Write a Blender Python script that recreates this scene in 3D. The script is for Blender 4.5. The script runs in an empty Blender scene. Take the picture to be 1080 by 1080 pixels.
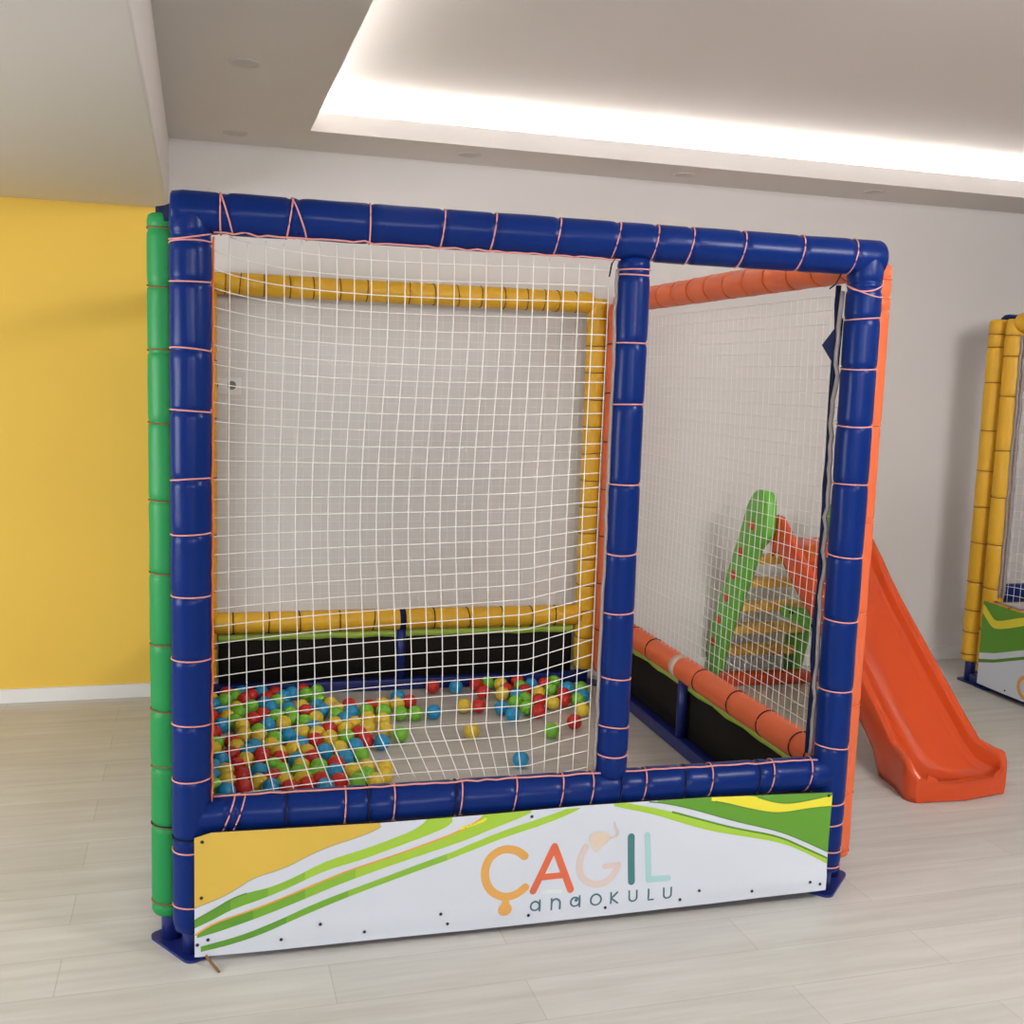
import bpy, bmesh, math, random
from mathutils import Vector, Matrix, noise
random.seed(7)
SC = bpy.context.scene
COL = SC.collection
R = math.radians
PI = math.pi

# ------------------------------------------------------------------ helpers
def srgb(r, g, b):
    f = lambda c: (c/255/12.92) if c/255 <= .04045 else ((c/255+.055)/1.055)**2.4
    return (f(r), f(g), f(b), 1)

def mat(name, col, rough=.5, spec=.5, var=.0, vscale=6., bump=0., bscale=30., coat=0., metal=0.):
    m = bpy.data.materials.new(name); m.use_nodes = True
    nt = m.node_tree; n = nt.nodes; b = n['Principled BSDF']
    b.inputs['Base Color'].default_value = col
    b.inputs['Roughness'].default_value = rough
    b.inputs['Specular IOR Level'].default_value = spec
    b.inputs['Metallic'].default_value = metal
    b.inputs['Coat Weight'].default_value = coat
    b.inputs['Coat Roughness'].default_value = .2
    tc = n.new('ShaderNodeTexCoord')
    if var > 0:
        nz = n.new('ShaderNodeTexNoise'); nz.inputs['Scale'].default_value = vscale; nz.inputs['Detail'].default_value = 4
        nt.links.new(tc.outputs['Object'], nz.inputs['Vector'])
        mx = n.new('ShaderNodeMix'); mx.data_type = 'RGBA'
        mx.inputs[6].default_value = tuple(c*(1-var) for c in col[:3])+(1,)
        mx.inputs[7].default_value = tuple(min(1, c*(1+var)) for c in col[:3])+(1,)
        nt.links.new(nz.outputs['Fac'], mx.inputs[0]); nt.links.new(mx.outputs[2], b.inputs['Base Color'])
    if bump > 0:
        nb = n.new('ShaderNodeTexNoise'); nb.inputs['Scale'].default_value = bscale; nb.inputs['Detail'].default_value = 3
        nt.links.new(tc.outputs['Object'], nb.inputs['Vector'])
        bp = n.new('ShaderNodeBump'); bp.inputs['Strength'].default_value = bump; bp.inputs['Distance'].default_value = .01
        nt.links.new(nb.outputs['Fac'], bp.inputs['Height']); nt.links.new(bp.outputs['Normal'], b.inputs['Normal'])
    return m

def emis(name, col, s):
    m = bpy.data.materials.new(name); m.use_nodes = True
    b = m.node_tree.nodes['Principled BSDF']
    b.inputs['Base Color'].default_value = (.9, .9, .9, 1)
    b.inputs['Emission Color'].default_value = col; b.inputs['Emission Strength'].default_value = s
    return m

def obj(name, bm, mats, parent=None, smooth=True, subdiv=0):
    me = bpy.data.meshes.new(name)
    bmesh.ops.recalc_face_normals(bm, faces=bm.faces)
    if smooth:
        for f in bm.faces: f.smooth = True
    bm.to_mesh(me); bm.free()
    for m in (mats if isinstance(mats, (list, tuple)) else [mats]): me.materials.append(m)
    o = bpy.data.objects.new(name, me); COL.objects.link(o)
    if parent: o.parent = parent
    if subdiv:
        s = o.modifiers.new('Subdivision', 'SUBSURF'); s.levels = subdiv; s.render_levels = subdiv
    return o

def tag(o, label=None, cat=None, group=None, kind=None):
    if label: o['label'] = label
    if cat: o['category'] = cat
    if group: o['group'] = group
    if kind: o['kind'] = kind
    return o

def empty(name, loc, rz=0, label=None, cat=None, group=None):
    o = bpy.data.objects.new(name, None); COL.objects.link(o)
    o.location = loc; o.rotation_euler = (0, 0, rz); o.empty_display_size = .1
    return tag(o, label, cat, group)

def box(bm, x0, x1, y0, y1, z0, z1, mi=0):
    v = [bm.verts.new((x, y, z)) for x in (x0, x1) for y in (y0, y1) for z in (z0, z1)]
    for q in ((0, 1, 3, 2), (4, 6, 7, 5), (0, 4, 5, 1), (2, 3, 7, 6), (0, 2, 6, 4), (1, 5, 7, 3)):
        f = bm.faces.new([v[i] for i in q]); f.material_index = mi
    return v

def bevel(bm, w, seg=2):
    bmesh.ops.bevel(bm, geom=list(bm.edges), offset=w, segments=seg, affect='EDGES', profile=.5)

def frame_of(d):
    d = d.normalized()
    a = Vector((0, 0, 1)) if abs(d.z) < .9 else Vector((1, 0, 0))
    x = a.cross(d).normalized(); y = d.cross(x)
    return x, y

def tube(bm, pts, r, seg=5, closed=False, cap=True):
    pts = [Vector(p) for p in pts]; n = len(pts); rings = []
    for i, p in enumerate(pts):
        if closed: d = pts[(i+1) % n]-pts[i-1]
        else: d = pts[min(i+1, n-1)]-pts[max(i-1, 0)]
        x, y = frame_of(d)
        rr = r[i] if isinstance(r, (list, tuple)) else r
        rings.append([bm.verts.new(p+x*math.cos(2*PI*k/seg)*rr+y*math.sin(2*PI*k/seg)*rr) for k in range(seg)])
    for i in range(n if closed else n-1):
        a, b = rings[i], rings[(i+1) % n]
        for k in range(seg): bm.faces.new((a[k], a[(k+1) % seg], b[(k+1) % seg], b[k]))
    if cap and not closed and seg > 2:
        bm.faces.new(rings[0]); bm.faces.new(rings[-1])

def sphere(bm, c, r, u=16, v=10, sx=1, sy=1, sz=1):
    bmesh.ops.create_uvsphere(bm, u_segments=u, v_segments=v, radius=r, matrix=Matrix.Translation(c) @ Matrix.Diagonal((sx, sy, sz, 1)))

# ------------------------------------------------------------------ materials
M = dict(
    blue=mat('blue vinyl', (.003, .020, .145, 1), .28, .14, .08, 5, .12, 14, .02),
    orange=mat('orange vinyl', (.72, .135, .045, 1), .42, .4, .08, 5, .10, 14),
    yellow=mat('yellow vinyl', (.72, .40, .022, 1), .42, .4, .08, 5, .10, 14),
    green=mat('green vinyl', (.015, .25, .065, 1), .42, .25, .06, 5, .10, 14),
    steel=mat('blue painted steel', (.008, .018, .15, 1), .35, .5),
    navy=mat('navy fabric', (.006, .012, .05, 1), .8, .2),
    cord=mat('orange cord', (.70, .30, .28, 1), .8, .2),
    cordhot=mat('bright orange cord', (.78, .17, .05, 1), .8, .2),
    cordk=mat('black cord', (.012, .012, .02, 1), .7, .2),
    cordb=mat('brown cord', (.22, .11, .045, 1), .8, .2),
    net=mat('white netting', (.86, .84, .80, 1), .8, .2),
    rope=mat('grey edge rope', (.33, .29, .29, 1), .85, .2),
    black=mat('black backing cloth', (.012, .010, .008, 1), .85, .2, .2, 3),
    white_print=mat('white banner vinyl', (.63, .675, .76, 1), .42, .4, .02, 3, .05, 8),
    p_yellow=mat('print yellow', (.68, .46, .07, 1), .42, .4, .06, 4),
    p_lemon=mat('print lemon', (.80, .72, .05, 1), .42, .4),
    p_green=mat('print green', (.115, .32, .03, 1), .42, .4),
    p_lime=mat('print lime', (.36, .58, .05, 1), .42, .4),
    p_mid=mat('print mid green', (.17, .40, .035, 1), .42, .4), p_fresh=mat('print fresh green', (.25, .49, .042, 1), .42, .4),
    p_dkgreen=mat('print dark green', (.10, .25, .035, 1), .42, .4),
    p_orange=mat('print orange line', (.78, .34, .06, 1), .42, .4),
    p_line=mat('print grey line', (.42, .38, .22, 1), .42, .4),
    l_amber=mat('letter amber', (.72, .38, .10, 1), .42, .4),
    l_coral=mat('letter coral', (.72, .15, .07, 1), .42, .4),
    l_pink=mat('letter pale pink', (.68, .565, .54, 1), .42, .4),
    l_peach=mat('letter peach', (.70, .59, .48, 1), .42, .4),
    l_teal=mat('letter teal', (.06, .20, .21, 1), .42, .4),
    l_aqua=mat('letter aqua', (.38, .62, .63, 1), .42, .4),
    l_mint=mat('letter pale mint', (.66, .76, .76, 1), .42, .4),
    l_slate=mat('letter slate', (.07, .16, .20, 1), .42, .4),
    grommet=mat('dark screw', (.012, .014, .02, 1), .5),
    lime=mat('lime binding', (.42, .58, .08, 1), .5),
    tape=mat('grey tape', (.55, .45, .40, 1), .5),
    slide=mat('orange moulded plastic', (.64, .075, .015, 1), .22, .5, .03, 3),
    pgreen=mat('green moulded plastic', (.16, .52, .065, 1), .38, .5, .05, 6),
    pyellow=mat('yellow moulded plastic', (.78, .46, .07, 1), .4, .5),
    plug=mat('red plug', (.62, .10, .04, 1), .5),
    wall=mat('white wall paint', (.70, .67, .655, 1), .75, .3, .02, 1.2, .02, 90),
    wall_y=mat('yellow wall paint', (.82, .54, .085, 1), .65, .3, .03, 1.5, .02, 90),
    ceil=mat('ceiling paint', (.76, .725, .70, 1), .8, .2, .015, 1.),
    base=mat('white skirting', (.80, .79, .78, 1), .4, .4),
    led=emis('warm led strip', (1.0, .97, .93, 1), 58.),
    lampframe=mat('spot trim', (.62, .58, .54, 1), .5),
    lamplens=mat('unlit lamp lens', (.50, .47, .43, 1), .35),
    socket=mat('socket plate', (.74, .71, .68, 1), .4),
    socketd=mat('socket insert', (.16, .15, .15, 1), .5),
    winframe=mat('window frame', (.75, .75, .75, 1), .4),
)
BALLM = dict(r=mat('red ball', (.60, .025, .02, 1), .33), b=mat('blue ball', (.02, .31, .60, 1), .33),
             g=mat('green ball', (.20, .56, .04, 1), .33), y=mat('yellow ball', (.80, .57, .045, 1), .33))

def floor_material():
    m = bpy.data.materials.new('pale laminate'); m.use_nodes = True
    nt = m.node_tree; n = nt.nodes; b = n['Principled BSDF']; L = nt.links.new
    tc = n.new('ShaderNodeTexCoord')
    mp = n.new('ShaderNodeMapping'); mp.inputs['Location'].default_value = (.36, .03, 0)
    L(tc.outputs['Object'], mp.inputs['Vector'])
    br = n.new('ShaderNodeTexBrick'); br.offset = .42; br.offset_frequency = 2
    br.inputs['Color1'].default_value = (.60, .585, .555, 1); br.inputs['Color2'].default_value = (.545, .53, .50, 1)
    br.inputs['Mortar'].default_value = (.44, .41, .38, 1)
    br.inputs['Scale'].default_value = 1; br.inputs['Mortar Size'].default_value = .0016; br.inputs['Mortar Smooth'].default_value = .6
    br.inputs['Brick Width'].default_value = 1.21; br.inputs['Row Height'].default_value = .19; br.inputs['Bias'].default_value = -.1
    L(mp.outputs['Vector'], br.inputs['Vector'])
    ms = n.new('ShaderNodeMapping'); ms.inputs['Scale'].default_value = (1.1, 14, 1); L(tc.outputs['Object'], ms.inputs['Vector'])
    nz = n.new('ShaderNodeTexNoise'); nz.inputs['Scale'].default_value = 1.6; nz.inputs['Detail'].default_value = 7; nz.inputs['Roughness'].default_value = .6
    L(ms.outputs['Vector'], nz.inputs['Vector'])
    rp = n.new('ShaderNodeValToRGB'); rp.color_ramp.elements[0].position = .3; rp.color_ramp.elements[0].color = (.86, .85, .83, 1)
    rp.color_ramp.elements[1].position = .7; rp.color_ramp.elements[1].color = (1.06, 1.06, 1.06, 1)
    L(nz.outputs['Fac'], rp.inputs['Fac'])
    mx = n.new('ShaderNodeMix'); mx.data_type = 'RGBA'; mx.blend_type = 'MULTIPLY'; mx.inputs[0].default_value = 1
    L(br.outputs['Color'], mx.inputs[6]); L(rp.outputs['Color'], mx.inputs[7]); L(mx.outputs[2], b.inputs['Base Color'])
    b.inputs['Roughness'].default_value = .42; b.inputs['Specular IOR Level'].default_value = .4
    bp = n.new('ShaderNodeBump'); bp.inputs['Strength'].default_value = .12; bp.inputs['Distance'].default_value = .002
    L(nz.outputs['Fac'], bp.inputs['Height']); L(bp.outputs['Normal'], b.inputs['Normal'])
    return m
M['floor'] = floor_material()

# ------------------------------------------------------------------ room
YW = 5.47; ZC = 2.664; ZB = 2.3425; XB = -.127; XL = -3.2; XRT = 7.6; YF = -4.2
XO = .482; YO = 5.031; XO2 = 6.7; YO2 = -2.6            # the opening of the recessed ceiling
def struct(name, bm, m, parent=None, smooth=False):
    o = obj(name, bm, m, parent, smooth); o['kind'] = 'structure'; return o

bm = bmesh.new(); box(bm, XL, XRT, YF, YW+.1, -.1, 0); struct('floor', bm, M['floor'])
bm = bmesh.new(); box(bm, XB, XRT, YW, YW+.12, 0, ZC+.4); struct('wall_back', bm, M['wall'])
bm = bmesh.new(); box(bm, XL, XB, YW, YW+.12, 0, ZC+.4); struct('wall_back_left', bm, M['wall_y'])
bm = bmesh.new(); WL = (1.3, 3.3, .75, 1.95)                # opening added in the left wall for a fill light
box(bm, XL-.12, XL, YF, WL[0], 0, ZC+.4); box(bm, XL-.12, XL, WL[1], YW+.12, 0, ZC+.4)
box(bm, XL-.12, XL, WL[0], WL[1], 0, WL[2]); box(bm, XL-.12, XL, WL[0], WL[1], WL[3], ZC+.4); struct('wall_left', bm, M['wall'])
bm = bmesh.new(); t = .05
box(bm, XL-.09, XL-.03, WL[0], WL[1], WL[2], WL[2]+t); box(bm, XL-.09, XL-.03, WL[0], WL[1], WL[3]-t, WL[3])
for y in (WL[0], (WL[0]+WL[1])/2-t/2, WL[1]-t): box(bm, XL-.085, XL-.035, y, y+t, WL[2]+t, WL[3]-t)
struct('window_3', bm, M['winframe'])  # unseen frame added around the left wall fill light
bm = bmesh.new(); box(bm, XRT, XRT+.12, YF, YW+.12, 0, ZC+.4); struct('wall_right', bm, M['wall'])
# front wall (behind the camera) with two openings; the left one is added for a fill light
WIN = [(-2.4, -.6, 1.75, 2.28), (.2, 2.4, 2.0, 2.58)]
bm = bmesh.new()
xs = [XL, -2.4, -.6, .2, 2.4, XRT]
for i in range(5):
    if i == 1: a = WIN[0]
    elif i == 3: a = WIN[1]
    else: a = None
    if a:
        box(bm, xs[i], xs[i+1], YF-.12, YF, 0, a[2]); box(bm, xs[i], xs[i+1], YF-.12, YF, a[3], ZC+.4)
    else: box(bm, xs[i], xs[i+1], YF-.12, YF, 0, ZC+.4)
struct('wall_front', bm, M['wall'])
for k, (a0, a1, z0, z1) in enumerate(WIN):
    bm = bmesh.new(); t = .05
    box(bm, a0, a1, YF-.09, YF-.03, z0, z0+t); box(bm, a0, a1, YF-.09, YF-.03, z1-t, z1)
    for x in (a0, (a0+a1)/2-t/2, a1-t): box(bm, x, x+t, YF-.085, YF-.035, z0+t, z1-t)
    struct('window_%d' % (k+1), bm, M['winframe'])  # the first frame is added around a fill light
# ceiling: lower slab around the recess
TS = .085
bm = bmesh.new()
box(bm, XB, XO, YF, YW, ZC, ZC+TS); box(bm, XO2, XRT, YF, YW, ZC, ZC+TS)
box(bm, XO, XO2, YO, YW, ZC, ZC+TS); box(bm, XO, XO2, YF, YO2, ZC, ZC+TS)
struct('ceiling', bm, M['ceil'])
# the raised part of the ceiling: side walls and top
CV = .24; ZT = 2.86
bm = bmesh.new()
box(bm, XO-CV-.05, XO2+CV+.05, YO2-CV-.05, YO+CV+.05, ZT, ZT+.06)
box(bm, XO-CV-.05, XO-CV, YO2-CV, YO+CV, ZC+TS, ZT); box(bm, XO2+CV, XO2+CV+.05, YO2-CV, YO+CV, ZC+TS, ZT)
box(bm, XO-CV-.05, XO2+CV+.05, YO+CV, YO+CV+.05, ZC+TS, ZT); box(bm, XO-CV-.05, XO2+CV+.05, YO2-CV-.05, YO2-CV, ZC+TS, ZT)
struct('trim_1', bm, M['ceil'])
# led strip lying in the cove (a real strip all round)
h = ZC+TS+.001; w = .012; q = .15
for x0_, x1_, y0_, y1_, lab in ((XO-q, XO2+q, YO+q-w, YO+q, 'along the back edge'), (XO-q, XO2+q, YO2-q, YO2-q+w, 'along the near edge behind the viewer'),
                                (XO-q, XO-q+w, YO2-q+w, YO+q-w, 'along the left edge'), (XO2+q-w, XO2+q, YO2-q+w, YO+q-w, 'along the far right edge')):
    bm = bmesh.new(); box(bm, x0_, x1_, y0_, y1_, h, h+.008)
    tag(obj('led_strip', bm, M['led'], None, False), 'glowing strip light inside the recessed ceiling '+lab, 'light strip', 'cove strip lights')
# dropped beam at the left
bm = bmesh.new(); box(bm, XL, XB, YF, YW, ZB, ZC+.4); bevel(bm, .012, 3); struct('trim_2', bm, M['ceil'], None, True)
for nm, a0, a1 in (('baseboard_left', XL, XB), ('baseboard_back', XB, XRT)):
    bm = bmesh.new(); box(bm, a0, a1, YW-.016, YW, 0, .066)
    for e in bm.edges: pass
    struct(nm, bm, M['base'])

# recessed spots (unlit)
spots = [(.16, 4.033, 'round recessed ceiling spotlight nearest the camera, in the grey ceiling left of the lit recess'),
         (.166, 5.22, 'round recessed ceiling spotlight by the back wall beside the dropped beam'),
         (1.253, 5.228, 'round recessed ceiling spotlight above the left half of the blue top rail'),
         (2.379, 5.234, 'round recessed ceiling spotlight above the right half of the blue top rail'),
         (3.485, 5.23, 'rightmost round recessed ceiling spotlight, beyond the orange post top')]
for x, y, lab in spots:
    t = empty('recessed_spotlight', (x, y, ZC), 0, lab, 'ceiling light', 'recessed ceiling spotlights')
    bm = bmesh.new(); n = 32
    prof = [(.040, -.001), (.043, -.004), (.054, -.005), (.057, -.001), (.057, .004)]
    rings = [[bm.verts.new((r*math.cos(2*PI*k/n), r*math.sin(2*PI*k/n), z)) for k in range(n)] for r, z in prof]
    for a, b in zip(rings, rings[1:]):
        for k in range(n): bm.faces.new((a[k], a[(k+1) % n], b[(k+1) % n], b[k]))
    obj('trim_ring', bm, M['lampframe'], t)
    bm = bmesh.new(); bmesh.ops.create_cone(bm, cap_ends=True, segments=32, radius1=.0405, radius2=.0405, depth=.003, matrix=Matrix.Translation((0, 0, -.0015)))
    obj('lens', bm, M['lamplens'], t, False)

# socket pair on the back wall
t = empty('wall_socket', (.118, YW, 1.526), 0, 'small white double wall socket seen through the netting beside the left blue post', 'socket')
bm = bmesh.new(); box(bm, -.085, .085, -.009, 0, -.043, .043); bevel(bm, .003); obj('plate', bm, M['socket'], t)
for dx in (-.042, .042):
    bm = bmesh.new(); bmesh.ops.create_cone(bm, cap_ends=True, segments=24, radius1=.021, radius2=.021, depth=.004, matrix=Matrix.Translation((dx, -.0095, .004)) @ Matrix.Rotation(PI/2, 4, 'X'))
    obj('outlet', bm, M['socketd'], t, False)
# ------------------------------------------------------------------ padded frames
RP = .0535
TIES = {'n': 0}
def pad_mesh(p0, p1, r, ties, seed, ends=True, bend=0., sq=.08):
    p0 = Vector(p0); p1 = Vector(p1); d = p1-p0; L = d.length; d.normalize(); x, y = frame_of(d)
    bm = bmesh.new(); seg = 28
    ss = set([0, L]); s = 0.
    while s < L: ss.add(round(s, 4)); s += .03
    for t in ties:
        for e in (-.022, -.010, -.004, 0, .004, .010, .022):
            if .002 < t+e < L-.002: ss.add(round(t+e, 4))
    ss = sorted(ss); out = [ss[0]]
    for s in ss[1:]:
        if s-out[-1] > .0025: out.append(s)
    prof = [(s, 1.) for s in out]
    if ends: prof = [(0, .55), (.001, .80), (.006, .93)]+[p for p in prof if .012 < p[0] < L-.012]+[(L-.006, .93), (L-.001, .80), (L, .55)]
    rings = []
    for s, k in prof:
        dip = 0.
        for t in ties: dip = max(dip, math.exp(-((s-t)/.0075)**2))
        ring = []
        for j in range(seg):
            a = 2*PI*j/seg
            nz = noise.noise(Vector((math.cos(a)*1.1+seed*7.3, math.sin(a)*1.1, s*7)))*.028+noise.noise(Vector((math.cos(a)*2+seed*3, math.sin(a)*2, s*24)))*.010
            rr = r*k*(1-.075*dip+nz)
            c = p0+d*s+Vector((0, 0, -1))*bend*math.sin(PI*s/L)*0
            ring.append(bm.verts.new(c+x*math.cos(a)*rr+y*math.sin(a)*rr))
        rings.append(ring)
    for a, b in zip(rings, rings[1:]):
        for j in range(seg): bm.faces.new((a[j], a[(j+1) % seg], b[(j+1) % seg], b[j]))
    bm.faces.new(rings[0]); bm.faces.new(rings[-1])
    return bm

def ring_pts(p0, p1, s, r, tilt=0., ta=0., n=26):
    p0 = Vector(p0); p1 = Vector(p1); d = (p1-p0).normalized(); x, y = frame_of(d); c = p0+d*s
    return [c+x*math.cos(2*PI*k/n)*r+y*math.sin(2*PI*k/n)*r+d*tilt*math.cos(2*PI*k/n-ta) for k in range(n)]

def padded(name, parent, p0, p1, m, ties=(), cm='cord', r=RP, seed=1, tilts=None, cr=.0024, jitter=.006, label=None):
    o = obj(name, pad_mesh(p0, p1, r, [t[0] if isinstance(t, tuple) else t for t in ties], seed), M[m], parent)
    if label: o['label'] = label
    rng = random.Random(seed*31+5)
    rest = None
    for t in ties:
        s, mm, tl, ta = (t+(0, 0))[:4] if isinstance(t, tuple) else (t, cm, rng.uniform(-jitter, jitter), rng.uniform(0, 6))
        if TIES['n'] < 100:
            b = bmesh.new(); tube(b, ring_pts(p0, p1, s, r*.965+.001, tl, ta), cr, 5, True)
            obj('tie_cord', b, M[mm], o); TIES['n'] += 1
        else:
            if rest is None: rest = bmesh.new()
            tube(rest, ring_pts(p0, p1, s, r*.965+.001, tl, ta), cr, 5, True)
    if rest is not None:
        q = obj('tie_cords', rest, M[cm], o); q['kind'] = 'stuff'
    return o

def leg(parent, u, v, z0, z1, r=.028, m='steel', name='steel_leg'):
    bm = bmesh.new(); tube(bm, [(u, v, z0), (u, v, z1)], r, 20); return obj(name, bm, M[m], parent)

def bar(name, parent, p0, p1, w, m, hz=None):
    p0 = Vector(p0); p1 = Vector(p1); d = (p1-p0).normalized(); sx = Vector((-d.y, d.x, 0))*w/2; sz = Vector((0, 0, (hz or w)/2))
    bm = bmesh.new(); v = []
    for p in (p0, p1):
        v.append([bm.verts.new(p+sx*a+sz*b) for a, b in ((-1, -1), (1, -1), (1, 1), (-1, 1))])
    for k in range(4): bm.faces.new((v[0][k], v[0][(k+1) % 4], v[1][(k+1) % 4], v[1][k]))
    bm.faces.new(v[0]); bm.faces.new(v[1][::-1]); bevel(bm, .004, 2)
    return obj(name, bm, M[m], parent)

def base_plate(parent, u, v, ang, ln=.20, wd=.085):
    bm = bmesh.new(); n = 8; pts = []
    for sx, sy, a0 in ((1, 1, 0), (-1, 1, PI/2), (-1, -1, PI), (1, -1, 3*PI/2)):
        for k in range(n+1):
            a = a0+PI/2*k/n; pts.append((sx*(ln/2-.025)+.025*math.cos(a), sy*(wd/2-.025)+.025*math.sin(a)))
    c, s = math.cos(ang), math.sin(ang)
    rings = [[bm.verts.new((u+x*c-y*s, v+x*s+y*c, z)) for x, y in pts] for z in (0.0, .008)]
    k = len(pts)
    for i in range(k): bm.faces.new((rings[0][i], rings[0][(i+1) % k], rings[1][(i+1) % k], rings[1][i]))
    bm.faces.new(rings[0][::-1]); bm.faces.new(rings[1])
    return obj('base_plate', bm, M['steel'], parent, False)

def net_mesh(fn, A, B, cell, zkeep=None, r=.0014, step=3):
    """fn(a, b) -> point; a along, b up; a mesh of knotted cords"""
    bm = bmesh.new()
    na = int(A/cell); nb = int(B/cell)
    def run(pts):
        seq = []
        for p in pts:
            if p is None:
                if len(seq) > 1: tube(bm, seq, r, 4)
                seq = []
            else: seq.append(p)
        if len(seq) > 1: tube(bm, seq, r, 4)
    for i in range(na+1): run([fn(i*cell, j*cell/step) for j in range(nb*step+1)])
    for j in range(nb+1): run([fn(i*cell/step, j*cell) for i in range(na*step+1)])
    return bm
# ------------------------------------------------------------------ the main ball pit
W = 1.955; D = 2.441; E = .085; EL = .060; MID = 1.21
ZT_ = 2.008; ZL = .398; ZL2 = .367
PIT = empty('ball_pit', (-.016, 2.9647, 0), R(-1.218), 'large blue-fronted ball pit with white netting and printed banner on the pale floor', 'ball pit')
P = PIT
def zt(L, z0): return [z-z0 for z in L]
z0 = .075
def post(u, v, m, ties, cm='cord', seed=1, ztop=ZT_+.02, zb=z0, jitter=.006):
    o = padded('padded_post', P, (u, v, zb), (u, v, ztop), m, [((t[0]-zb,)+t[1:] if isinstance(t, tuple) else t-zb) for t in ties], cm, seed=seed, jitter=jitter)
    leg(o, u, v, .006, zb+.05); return o
# front posts
PL = post(0, 0, 'blue', [(1.947, 'cord', .012, 2.2), (1.930, 'cord', .004, .5), 1.832, 1.659, 1.502, 1.323, 1.18, 1.014, .843, .662, .51, (.345, 'cordk'), .313, .15], seed=1)
PR = post(W, 0, 'blue', [(1.935, 'cord', .030, 2.6), (1.912, 'cord', .022, 3.6), 1.826, 1.678, 1.505, 1.324, 1.101, .899, .674, .488, .306, .233, .15, .10], seed=2)
PM = padded('padded_post', P, (MID, 0, ZL+.035), (MID, 0, ZT_-.045), 'blue', [z-ZL-.035 for z in (1.93, 1.915, 1.724, 1.549, 1.319, 1.118, .941, .742, .592, .507)], 'cord', r=.048, seed=3)
leg(PM, MID, 0, .03, ZL)
# front rails
padded('padded_rail', P, (-.050, 0, ZT_), (W+.050, 0, ZT_), 'blue',
       [(t+.05, 'cord', tl, ta) for t, tl, ta in ((.075, .002, 0), (.089, .016, -PI/2), (.248, .008, PI/2), (.272, .020, -PI/2), (.457, .004, 0), (.653, .007, 1), (.794, .010, 1), (.976, .012, 1), (1.15, .016, 1), (1.265, .013, 1), (1.373, .013, 1.), (1.535, .012, 1), (1.723, .012, 1), (1.898, .012, 1))], 'cord', seed=4)
padded('padded_rail', P, (.0, 0, ZL), (W-.0, 0, ZL), 'blue',
       [(t, c, tl, ta) for t, c, tl, ta in ((.092, 'cord', .02, PI/2), (.120, 'cord', .02, PI/2), (.251, 'cordk', .003, 0), (.412, 'cord', .003, 1), (.478, 'cordk', .002, 0), (.55, 'cord', .004, 1), (.727, 'cordk', .007, 1), (.745, 'cord', .007, 1), (.907, 'cord', .01, 1), (1.049, 'cord', .01, 1), (1.143, 'cord', .01, 1), (1.233, 'cordk', .01, 1), (1.311, 'cord', .012, 1), (1.44, 'cordk', .012, 1), (1.528, 'cord', .012, 1), (1.688, 'cordk', .012, 1), (1.736, 'cord', .013, 1), (1.868, 'cord', .016, 1))], 'cord', seed=5)
bar('base_bar', P, (.0, 0, .032), (W, 0, .032), .05, 'steel')
# left panel (green): two posts, two rails
post(-EL, .093, 'green', [1.968, 1.825, 1.652, 1.467, 1.256, 1.059, .864, .677, .514, (.351, 'cordk'), .345, .122], 'cordb', seed=6, ztop=ZT_+.002, zb=.085, jitter=.010)
# right panel (orange)
post(W+E, E, 'orange', [1.955, 1.90, 1.86, 1.5, 1.2, .9, .6, (.30, 'cordhot'), .10], 'cordhot', seed=8, ztop=ZT_-.005, zb=.08)
padded('padded_rail', P, (W+E, E+.03, ZT_), (W+E, D-E-.03, ZT_), 'orange', [.1+.17*k for k in range(13)], 'cordhot', seed=10)
RR = padded('padded_rail', P, (W+E, E+.03, ZL2), (W+E, D-E-.03, ZL2), 'orange', [.10, .20, .45, .70, 1.02, 1.55, 1.8, 2.05], 'cordk', seed=11)
bm = bmesh.new(); tube(bm, [(W+E, 1.33, ZL2), (W+E, 1.38, ZL2)], RP*1.03, 28); obj('tape_band', bm, M['tape'], RR)['label'] = 'pale grey tape band'
post(W+E, D-E, 'orange', [.3+.25*k for k in range(7)], 'cordk', seed=9, ztop=ZT_-.005)
# back panel (yellow)
post(W, D, 'yellow', [.25+.14*k for k in range(12)], 'cordb', seed=12)
padded('padded_rail', P, (.03, D, ZT_), (W-.03, D, ZT_), 'yellow', [.06, .13, .24, .36, .47, .6, .73, .83, .94, 1.06, 1.18, 1.3, 1.42, 1.54, 1.63, 1.70, 1.8], 'cordb', seed=13)
YR = padded('padded_rail', P, (.03, D, ZL2), (W-.03, D, ZL2), 'yellow', [.10, .27, .42, .62, .79, .95, 1.1, 1.28, 1.46, 1.62, 1.75], 'cordk', seed=14)
bm = bmesh.new(); tube(bm, [(.952, D, ZL2), (.978, D, ZL2)], RP*1.02, 28); obj('clamp_band', bm, M['navy'], YR)['label'] = 'dark clamp band'
post(0, D, 'yellow', [.25+.28*k for k in range(6)], 'cordb', seed=15)
post(-EL, D-.093, 'green', [.3+.25*k for k in range(7)], 'cordb', seed=7, ztop=ZT_+.002)
padded('padded_rail', P, (-EL, E+.03, ZT_-.065), (-EL, D-E-.03, ZT_-.065), 'green', [.2+.3*k for k in range(7)], 'cordb', seed=16)
padded('padded_rail', P, (-EL, E+.03, ZL2), (-EL, D-E-.03, ZL2), 'green', [.2+.3*k for k in range(7)], 'cordb', seed=17)
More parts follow.
